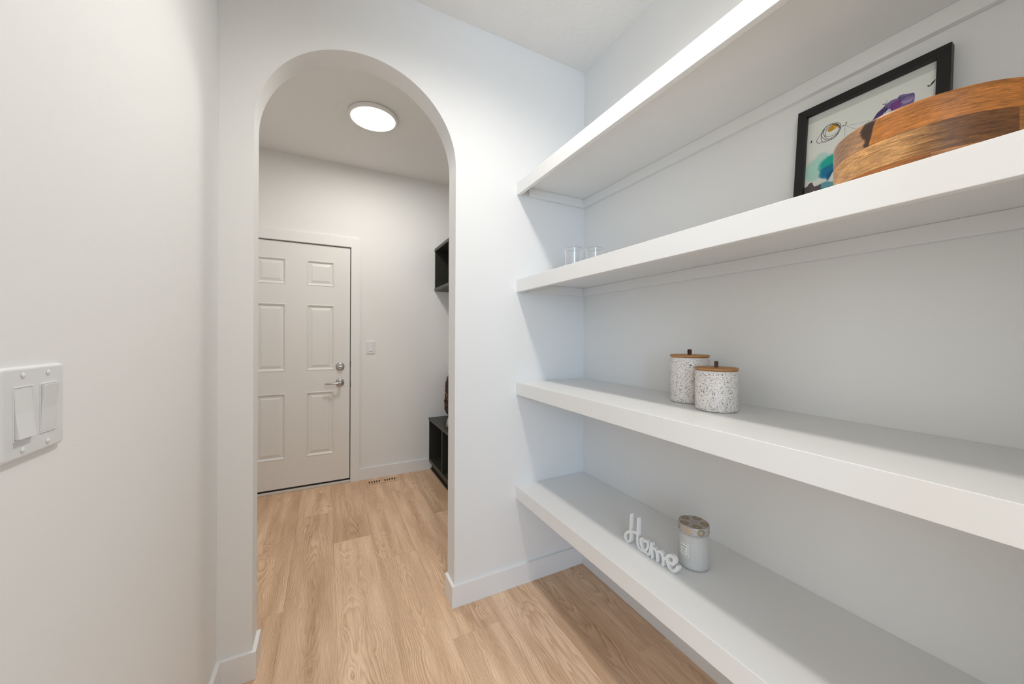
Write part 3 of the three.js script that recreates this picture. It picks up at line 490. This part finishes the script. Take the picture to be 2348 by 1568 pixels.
// ---------------------------------------------------------------- script word sign, cut from one board
{
  const S = [
    [-84.0, 110.4, -85.3, 86.4, -86.7, 55.3, -86.2, 32.8, -88.5, 15.0, -95.6, 5.5, -105.9, 5.8, -112.9, 13.5, -110.2, 25.6, -99.9, 38.3, -85.6, 48.3, -70.7, 53.7, -60.8, 55.0, -53.0, 55.0],
    [-51.8, 109.7, -52.1, 86.6, -53.1, 63.9, -53.9, 41.2, -53.8, 22.0, -49.9, 12.0, -41.2, 6.4, -31.8, 6.0, -21.5, 8.0, -11.4, 7.0, -5.1, 6.2, 0.3, 14.7, 4.7, 34.7, 7.2, 50.3],
    [-39.9, 35.0, -39.2, 42.7, -33.9, 46.8, -26.4, 46.9, -21.2, 44.4, -14.4, 48.6, -8.0, 46.8, -5.8, 37.9, -9.7, 25.8, -18.8, 13.0, -26.2, 12.0, -32.8, 17.3, -38.5, 26.9, -39.9, 35.0],
    [7.2, 50.3, 8.2, 36.6, 9.7, 20.3, 11.0, 5.6],
    [9.1, 34.2, 17.0, 39.7, 25.7, 37.3, 30.1, 28.4, 31.9, 14.0, 31.9, 5.4],
    [30.9, 33.0, 37.7, 40.1, 46.1, 41.2, 52.9, 33.7, 55.4, 20.0, 55.5, 5.4],
    [55.4, 26.9, 63.6, 31.4, 70.8, 39.4, 77.2, 47.0, 86.8, 51.4, 95.4, 48.8, 98.1, 39.6, 93.5, 29.7, 83.7, 26.3, 75.7, 27.2],
    [70.8, 39.4, 70.1, 30.9, 72.6, 21.4, 77.4, 12.0, 87.0, 6.6, 96.4, 8.4, 105.6, 17.4, 110.1, 27.9]];
  const segs = [], RR = [[3.5, 5.0], [3.7, 4.6], [4.5, 4.5], [4.4, 4.7], [4.5, 4.7], [4.5, 4.9], [4.6, 5.4], [5.2, 5.4]]; // stroke half-widths in mm, thin stems to fat end
  for (const s of S) { const c = new THREE.CatmullRomCurve3(Array.from({ length: s.length / 2 }, (_, k) => new THREE.Vector3(s[2 * k], s[2 * k + 1], 0)), false, 'centripetal'); const p = c.getPoints(s.length * 3); const [ra, rb] = RR[S.indexOf(s)]; for (let k = 0; k < p.length - 1; k++) segs.push([p[k].x, p[k].y, p[k + 1].x, p[k + 1].y, ra + (rb - ra) * Math.min(1, 1.6 * k / p.length)]); }
  const x0 = -126, y0 = -4, st = 0.9, nx = 278, ny = 136;
  const F = new Float32Array(nx * ny).fill(99);
  for (const [ax, ay, bx, by, rad] of segs) {
    const i0 = Math.max(0, Math.floor((Math.min(ax, bx) - 12 - x0) / st)), i1 = Math.min(nx - 1, Math.ceil((Math.max(ax, bx) + 12 - x0) / st)), j0 = Math.max(0, Math.floor((Math.min(ay, by) - 12 - y0) / st)), j1 = Math.min(ny - 1, Math.ceil((Math.max(ay, by) + 12 - y0) / st));
    const dx = bx - ax, dy = by - ay, L = dx * dx + dy * dy + 1e-9;
    for (let j = j0; j <= j1; j++) for (let i = i0; i <= i1; i++) { const px = x0 + i * st, py = y0 + j * st; const t = Math.min(1, Math.max(0, ((px - ax) * dx + (py - ay) * dy) / L)); const d = Math.hypot(px - ax - t * dx, py - ay - t * dy) - rad; if (d < F[j * nx + i]) F[j * nx + i] = d; }
  }
  // marching squares -> closed loops
  const edges = new Map(); const K = (a, b) => a < b ? `${a}_${b}` : `${b}_${a}`; const P = {};
  const pt = (a, b) => { const k = K(a, b); if (!P[k]) { const fa = F[a], fb = F[b], t = fa / (fa - fb); P[k] = [x0 + st * ((a % nx) + ((b % nx) - (a % nx)) * t), y0 + st * (Math.floor(a / nx) + (Math.floor(b / nx) - Math.floor(a / nx)) * t)]; } return k; };
  for (let j = 0; j < ny - 1; j++) for (let i = 0; i < nx - 1; i++) {
    const a = j * nx + i, b = a + 1, c = a + nx + 1, d = a + nx; const q = [a, b, c, d].map(v => F[v] < 0); const cr = [];
    const ring = [a, b, c, d]; for (let e = 0; e < 4; e++) { const u = e, v = (e + 1) % 4; if (q[u] !== q[v]) cr.push([pt(ring[u], ring[v]), q[u]]); }
    if (cr.length === 2) { const from = cr[0][1] ? cr[0] : cr[1], to = cr[0][1] ? cr[1] : cr[0]; edges.set(from[0], to[0]); }
    else if (cr.length === 4) { for (let e = 0; e < 4; e++) if (cr[e][1]) edges.set(cr[e][0], cr[(e + 3) % 4][0]); }
  }
  const loops = []; const left = new Map(edges);
  while (left.size) { const st0 = left.keys().next().value; let k = st0; const lp = []; while (left.has(k)) { lp.push(P[k]); const n = left.get(k); left.delete(k); k = n; } if (lp.length > 8) loops.push(lp); }
  const area = l => l.reduce((s, p, k) => { const q = l[(k + 1) % l.length]; return s + p[0] * q[1] - q[0] * p[1]; }, 0) / 2;
  const mm = l => l.filter((_, k) => k % 2 === 0).map(p => new THREE.Vector2(p[0] / 1000, p[1] / 1000));
  loops.sort((a, b) => Math.abs(area(b)) - Math.abs(area(a)));
  const shapes = []; const inside = (p, l) => { let c = false; for (let i = 0, j = l.length - 1; i < l.length; j = i++) if ((l[i][1] > p[1]) !== (l[j][1] > p[1]) && p[0] < (l[j][0] - l[i][0]) * (p[1] - l[i][1]) / (l[j][1] - l[i][1]) + l[i][0]) c = !c; return c; };
  const outer = [];
  for (const l of loops) { if (Math.abs(area(l)) < 4) continue; const o = outer.find(o => inside(l[0], o.l)); if (o) o.s.holes.push(new THREE.Path(mm(l))); else { const s = new THREE.Shape(mm(l)); outer.push({ l, s }); shapes.push(s); } }
  const g = new THREE.ExtrudeGeometry(shapes, { depth: 0.0125, bevelEnabled: true, bevelSize: 0.0011, bevelOffset: -0.0011, bevelThickness: 0.0011, bevelSegments: 2, curveSegments: 4 });
  g.translate(0, -0.0008, -0.0136);
  const m = obj('word_sign', creased(g, 0.6), std(0.84, 0.83, 0.81, 0.5));
  m.position.set(-0.2985, SY[3] + 0.0006, 0.735); m.rotation.y = -Math.PI / 2 + 0.012; // front faces the room
  tag(m, 'small white cut-out script sign reading Home with a heart-shaped o', 'sign');
}

// ---------------------------------------------------------------- candle jar
{
  const r = 0.0475, hb = 0.113; const g = group('candle_jar', -0.1945, SY[3] + 0.0004, 0.8266);
  const emb = dataTex(256, 256, (i, j) => { const u = i / 256 * 16, v = j / 256 * 9; const a = u + v, b = u - v; const d = Math.min(Math.abs(a - Math.round(a)), Math.abs(b - Math.round(b))); const w = 255 * Math.min(1, d * 3); return [w, w, w]; }, false); emb.repeat.set(2, 2);
  const jar = phys(0.82, 0.81, 0.785, 0.4, { transmission: 0.3, thickness: 0, ior: 1.45, bumpMap: emb, bumpScale: 0.0004 });
  obj('jar', lathe([[0.0001, 0], [r - 0.006, 0], [r - 0.001, 0.003], [r, 0.008], [r, hb - 0.008], [r - 0.002, hb - 0.002], [r - 0.003, hb]], 64), jar, g);
  obj('wax', lathe([[0.0001, 0.004], [r - 0.006, 0.004], [r - 0.004, 0.01], [r - 0.004, 0.085], [0.0001, 0.085]], 48), std(0.70, 0.70, 0.67, 0.6), g);
  const lidTop = canvasTex(512, 512, (c, w, h) => { // printed tin lid: grey field with ringed ochre rounds
    c.fillStyle = 'rgb(176,168,166)'; c.fillRect(0, 0, w, h); const q = rng(31);
    for (let k = 0; k < 900; k++) { c.fillStyle = q() < 0.5 ? 'rgb(204,200,196)' : 'rgb(150,142,142)'; c.globalAlpha = 0.5; c.beginPath(); c.arc(q() * w, q() * h, 2 + q() * 7, 0, 7); c.fill(); } c.globalAlpha = 1;
    c.fillStyle = 'rgb(168,158,160)'; c.beginPath(); c.arc(256, 256, 74, 0, 7); c.fill();
    for (let k = 0; k < 5; k++) { const t = k / 5 * 6.283 + 0.95, x = 256 + 186 * Math.cos(t), y = 256 + 186 * Math.sin(t); for (const [rr, col] of [[80, 'rgb(140,122,80)'], [54, 'rgb(168,154,124)'], [47, 'rgb(138,118,88)'], [30, 'rgb(184,170,150)'], [18, 'rgb(150,126,104)']]) { c.fillStyle = col; c.beginPath(); c.arc(x, y, rr, 0, 7); c.fill(); } }
  });
  const lidSide = canvasTex(1024, 96, (c, w, h) => { c.fillStyle = 'rgb(186,182,180)'; c.fillRect(0, 0, w, h); const q = rng(32); for (let k = 0; k < 700; k++) { c.fillStyle = q() < 0.5 ? 'rgb(214,212,208)' : 'rgb(146,140,142)'; c.globalAlpha = 0.6; c.fillRect(q() * w, q() * h, 2 + q() * 6, 3 + q() * 14); } c.globalAlpha = 1; for (let k = 0; k < 7; k++) { const x = (k + 0.5) / 7 * w; c.fillStyle = k % 2 ? 'rgb(200,176,150)' : 'rgb(158,148,122)'; c.beginPath(); c.ellipse(x, h * 0.5, 44, 40, 0, 0, 7); c.fill(); c.fillStyle = 'rgb(186,176,164)'; c.beginPath(); c.ellipse(x, h * 0.5, 20, 20, 0, 0, 7); c.fill(); } });
  const lt = new THREE.CircleGeometry(r - 0.0018, 64); lt.rotateX(-Math.PI / 2); lt.translate(0, hb + 0.0262, 0);
  const tin = (map) => new THREE.MeshStandardMaterial({ map, roughness: 0.35, metalness: 0.15 });
  const lid = obj('lid', [lathe([[r - 0.0008, hb + 0.0012], [r - 0.0002, hb + 0.003], [r - 0.0002, hb + 0.0235], [r - 0.0008, hb + 0.0252], [r - 0.0022, hb + 0.026], [0.0001, hb + 0.026]], 64)], tin(lidSide), g);
  { const p = lid.geometry.attributes.position, uv = lid.geometry.attributes.uv; for (let k = 0; k < p.count; k++) uv.setY(k, Math.min(1, (p.getY(k) - hb) / 0.0262)); }
  obj('lid_top', lt, tin(lidTop), lid);
  // paper label wrapped on the side that faces the camera's left
  const lab = canvasTex(256, 288, (c, w, h) => {
    c.fillStyle = 'rgb(236,236,232)'; c.fillRect(0, 0, w, h); c.strokeStyle = 'rgb(130,130,132)'; c.lineWidth = 9; c.strokeRect(22, 22, w - 44, h - 44);
    c.strokeStyle = 'rgb(120,120,124)'; const q = rng(8); const squig = (y, x0, x1, lw, amp) => { c.lineWidth = lw; c.beginPath(); for (let x = x0; x <= x1; x += 4) { const yy = y + (q() - 0.5) * amp; x === x0 ? c.moveTo(x, yy) : c.lineTo(x, yy); } c.stroke(); };
    squig(82, 52, 204, 9, 16); squig(132, 84, 172, 6, 12); squig(158, 96, 160, 6, 12); squig(196, 66, 190, 4, 8); squig(222, 78, 178, 4, 8);
  });
  // label spans 49 degrees about the direction it faces
  const a0 = 2.79, a1 = 3.50; const N = 16, pos = [], nor = [], uv = [], idx = [];
  for (let k = 0; k <= N; k++) { const t = a1 + (a0 - a1) * k / N, R2 = r + 0.0005; for (const [yy, v] of [[0.040, 0], [0.083, 1]]) { pos.push(R2 * Math.cos(t), yy, R2 * Math.sin(t)); nor.push(Math.cos(t), 0, Math.sin(t)); uv.push(1 - k / N, v); } }
  for (let k = 0; k < N; k++) { const b = 2 * k; idx.push(b, b + 3, b + 1, b, b + 2, b + 3); }
  for (let k = 0; k < pos.length / 3; k++) uv[2 * k] = 1 - uv[2 * k];
  const lg = new THREE.BufferGeometry(); lg.setAttribute('position', new THREE.Float32BufferAttribute(pos, 3)); lg.setAttribute('normal', new THREE.Float32BufferAttribute(nor, 3)); lg.setAttribute('uv', new THREE.Float32BufferAttribute(uv, 2)); lg.setIndex(idx);
  obj('paper_label', lg, new THREE.MeshStandardMaterial({ map: lab, roughness: 0.6, side: THREE.DoubleSide }), g);
  tag(g, 'frosted embossed glass candle jar with patterned tin lid on the lowest shelf', 'candle jar');
}

// ---------------------------------------------------------------- light switches
function paddle(x, y, w, h, up) { // wedge paddle in local axes: x right, y up, z out of the wall
  const a = up ? 0.0046 : 0.0002, b = up ? 0.0002 : 0.0046; // top and bottom proudness
  const s = new THREE.Shape(); s.moveTo(-h / 2, -0.003); s.lineTo(-h / 2, b); s.lineTo(0, 0.0012); s.lineTo(h / 2, a); s.lineTo(h / 2, -0.003); s.closePath();
  const g = new THREE.ExtrudeGeometry(s, { depth: w - 0.001, bevelEnabled: true, bevelSize: 0.0004, bevelThickness: 0.0005, bevelSegments: 1 }); g.translate(0, 0, -(w - 0.001) / 2);
  // shape x -> local y, shape y -> local z, extrusion -> local x
  const m = new THREE.Matrix4().makeBasis(new THREE.Vector3(0, 1, 0), new THREE.Vector3(0, 0, 1), new THREE.Vector3(1, 0, 0)); g.applyMatrix4(m); g.translate(x, y, 0.0062); return g;
}
function switchPlate(name, gangs, W, Hh, ups, label) {
  const g = group(name); // local axes: x right, y up, z out of the wall
  const s = new THREE.Shape(); const r = 0.0075, a = W / 2, b = Hh / 2; s.moveTo(-a + r, -b); s.lineTo(a - r, -b); s.quadraticCurveTo(a, -b, a, -b + r); s.lineTo(a, b - r); s.quadraticCurveTo(a, b, a - r, b); s.lineTo(-a + r, b); s.quadraticCurveTo(-a, b, -a, b - r); s.lineTo(-a, -b + r); s.quadraticCurveTo(-a, -b, -a + r, -b);
  const xs = gangs === 2 ? [-0.023, 0.023] : [0];
  const pg = new THREE.ExtrudeGeometry(s, { depth: 0.0012, bevelEnabled: true, bevelSize: 0.0045, bevelOffset: -0.0045, bevelThickness: 0.0048, bevelSegments: 5, curveSegments: 6 });
  obj('cover_plate', pg, M.plastic, g); // the back half of the rounded slab is let into the wall box
  xs.forEach((x, k) => {
    const fr = new THREE.Shape(); fr.moveTo(x - 0.0166, -0.0335); fr.lineTo(x + 0.0166, -0.0335); fr.lineTo(x + 0.0166, 0.0335); fr.lineTo(x - 0.0166, 0.0335); fr.closePath(); const h = new THREE.Path(); h.moveTo(x - 0.0152, -0.0315); h.lineTo(x - 0.0152, 0.0315); h.lineTo(x + 0.0152, 0.0315); h.lineTo(x + 0.0152, -0.0315); h.closePath(); fr.holes.push(h);
    obj('insert_frame', xyPrism(fr, 0.0012, 0.0070, 0.0004), M.plastic, g);
    obj('paddle', paddle(x, 0, 0.0292, 0.0615, ups[k]), M.plastic, g);
    for (const sy of [-1, 1]) { const sc = new THREE.SphereGeometry(0.0036, 14, 8, 0, Math.PI * 2, 0, Math.PI / 2); sc.scale(1, 0.45, 1); sc.rotateX(Math.PI / 2); sc.translate(x, sy * 0.0468, 0.0062); obj('screw', sc, M.plastic, g); }
  });
  return tag(g, label, 'light switch');
}
{
  const a = switchPlate('light_switch', 2, 0.116, 0.1155, [false, true], 'white double rocker light switch on the wall left of the arch');
  a.position.set(XW, 1.1600, 0.9105); a.rotation.y = Math.PI / 2;
  const b = switchPlate('light_switch', 1, 0.073, 0.1145, [false], 'white single rocker light switch on the far wall beside the door');
  b.position.set(-0.9345, 1.1605, ZB);
}

// ---------------------------------------------------------------- floor register
{
  const g = group('floor_vent', -0.8435, 0, -1.693); const W = 0.272, D = 0.098;
  const s = new THREE.Shape(); s.moveTo(-W / 2, -D / 2); s.lineTo(W / 2, -D / 2); s.lineTo(W / 2, D / 2); s.lineTo(-W / 2, D / 2); s.closePath();
  for (let k = 0; k < 10; k++) { const x = (k < 5 ? -0.1085 + k * 0.0202 : 0.0185 + (k - 5) * 0.0202), w = 0.0047, l = 0.0235; const h = new THREE.Path(); h.moveTo(x - w, -l); h.lineTo(x - w, l); h.lineTo(x + w, l); h.lineTo(x + w, -l); h.closePath(); s.holes.push(h); }
  const t = new THREE.ExtrudeGeometry(s, { depth: 0.0018, bevelEnabled: false }); t.rotateX(-Math.PI / 2); t.translate(0, 0.0014, 0);
  const p = t.attributes.position, uv = t.attributes.uv; for (let k = 0; k < uv.count; k++) uv.setXY(k, p.getZ(k) / 0.216 + 0.5, p.getX(k) / 1.6 + 0.4);
  obj('grille', t, oakMats[1], g);
  obj('dark_slot_backing', box(-W / 2 + 0.006, W / 2 - 0.006, 0.0004, 0.0013, -D / 2 + 0.006, D / 2 - 0.006), std(0.012, 0.007, 0.005, 0.8), g);  // near-black sheet; its colour stands for the shade inside the slots
  tag(g, 'wood-toned floor vent with two rows of slots beside the door', 'floor vent');
}

// ---------------------------------------------------------------- mudroom bench and upper cubbies
{
  const X = -0.414, z0 = ZB + 0.0005, pitch = 0.4335, zs = [z0, ZB + pitch, ZB + 2 * pitch, ZB + 3 * pitch];
  const g = group('cubby_bench', 0, 0, 0), c = M.charcoal, E = zs[3] + 0.018;
  obj('bench_top', rbox(X - 0.003, -0.0005, 0.4655, 0.489, z0, E + 0.003, 0.0015), c, g);
  obj('bottom_board', rbox(X, -0.0005, 0.077, 0.1045, z0, E, 0.0012), c, g);
  obj('toe_kick', [box(X + 0.028, X + 0.046, 0.0006, 0.077, z0 + BT + 0.001, E - 0.01), box(X + 0.014, X + 0.0275, 0.0006, 0.012, z0 + BT + 0.001, E - 0.01)], c, g);
  zs.forEach((z, k) => obj('divider', rbox(X + 0.002, -0.0105, 0.105, 0.465, k ? z - 0.009 : z, k ? z + 0.009 : z + 0.018, 0.0008), c, g));
  obj('back_panel', box(-0.010, -0.0005, 0.105, 0.465, z0, E), c, g);
  tag(g, 'charcoal storage bench with open cubbies in the room beyond the arch', 'bench');
  const u = group('wall_cubby', 0, 0, 0), XU = -0.364;
  obj('top_board', rbox(XU - 0.002, -0.0005, 2.0705, 2.0985, z0, E, 0.0012), c, u);
  obj('bottom_board', rbox(XU - 0.002, -0.0005, 1.693, 1.7205, z0, E, 0.0012), c, u);
  zs.forEach((z, k) => obj('divider', rbox(XU + 0.002, -0.0105, 1.721, 2.070, k ? z - 0.009 + 0.008 : z, k ? z + 0.009 + 0.008 : z + 0.018, 0.0008), c, u));
  obj('back_panel', box(-0.010, -0.0005, 1.721, 2.070, z0, E), c, u);
  tag(u, 'charcoal open wall cubby hung high above the bench beyond the arch', 'wall cabinet');
}
function cushion(w, h, d, n, pinch, bump) { // pillow in local axes: x wide, y tall, z thick
  const pos = [], idx = [], uv = []; const N = n;
  for (const side of [1, -1]) for (let j = 0; j <= N; j++) for (let i = 0; i <= N; i++) {
    const a = i / N * 2 - 1, b = j / N * 2 - 1; const ex = 1 - pinch * (1 - a * a) , ey = 1 - pinch * (1 - b * b); // sides drawn in, corners left pointed
    const x = a * w / 2 * ey ** 0.0 * (1 - pinch * (1 - Math.abs(b) ** 2.0) * 0.0 - pinch * (1 - b * b)), y = b * h / 2 * (1 - pinch * (1 - a * a));
    const th = Math.pow(Math.max(0, (1 - a ** 4) * (1 - b ** 4)), 0.55); let z = side * d / 2 * th; z += side * th * bump(a * w, b * h);
    pos.push(x, y, z); uv.push(i / N, j / N);
  }
  const off = (N + 1) * (N + 1); for (const s of [0, 1]) for (let j = 0; j < N; j++) for (let i = 0; i < N; i++) { const q = s * off + j * (N + 1) + i; if (!s) idx.push(q, q + 1, q + N + 2, q, q + N + 2, q + N + 1); else idx.push(q, q + N + 2, q + 1, q, q + N + 1, q + N + 2); }
  let g = new THREE.BufferGeometry(); g.setAttribute('position', new THREE.Float32BufferAttribute(pos, 3)); g.setAttribute('uv', new THREE.Float32BufferAttribute(uv, 2)); g.setIndex(idx); g.deleteAttribute('uv'); g = mergeVertices(g, 1e-5); g.computeVertexNormals();
  const p = g.attributes.position, u2 = new Float32Array(p.count * 2); for (let k = 0; k < p.count; k++) { u2[2 * k] = p.getX(k) * 4; u2[2 * k + 1] = p.getY(k) * 4; } g.setAttribute('uv', new THREE.BufferAttribute(u2, 2)); return g;
}
{
  const fur = dataTex(256, 256, (i, j) => { const s = vnoise((i + 0.55 * j) / 5, (j - 0.2 * i) / 26, 81) * 0.6 + vnoise((i + 0.5 * j) / 14, j / 40, 82) * 0.5; const k = 0.12 + 1.15 * s * s; return [150 * k, 108 * k, 80 * k]; }, true);
  const tuft = (x, y) => 0.020 * (vnoise((x + 0.6 * y) * 34 + 50, (y - 0.3 * x) * 11 + 50, 83) - 0.5) + 0.010 * (vnoise(x * 80 + 30, y * 34 + 30, 84) - 0.5);
  const m = obj('fur_cushion', cushion(0.34, 0.455, 0.19, 56, 0.05, tuft), new THREE.MeshStandardMaterial({ map: fur, roughness: 0.95, bumpMap: fur, bumpScale: 0.004 }));
  m.rotation.order = 'YXZ'; m.rotation.y = -Math.PI / 2; m.rotation.x = -0.06; m.position.set(-0.198, 0.7185, -1.60);
  tag(m, 'shaggy dark brown cushion standing on the charcoal bench, half hidden by the arch', 'cushion');
  const lin = dataTex(128, 128, (i, j) => { const v = 0.86 + 0.10 * ((i + j) % 2) + 0.08 * vnoise(i / 9, j / 9, 91); return [198 * v, 194 * v, 184 * v]; }, true);
  const w = obj('linen_cushion', cushion(0.40, 0.40, 0.15, 40, 0.10, (x, y) => 0.008 * (vnoise(x * 16 + 9, y * 16 + 9, 92) - 0.5)), new THREE.MeshStandardMaterial({ map: lin, roughness: 0.9 }));
  w.rotation.order = 'YXZ'; w.rotation.y = -Math.PI / 2; w.rotation.x = -0.62; w.position.set(-0.262, 0.653, -1.16);
  tag(w, 'pale linen cushion leaning in front of the brown one on the bench', 'cushion');
}

// ---------------------------------------------------------------- shadows and the render
scene.traverse(o => { if (o.isMesh) { o.castShadow = true; o.receiveShadow = true; } });
renderer.render(scene, camera);
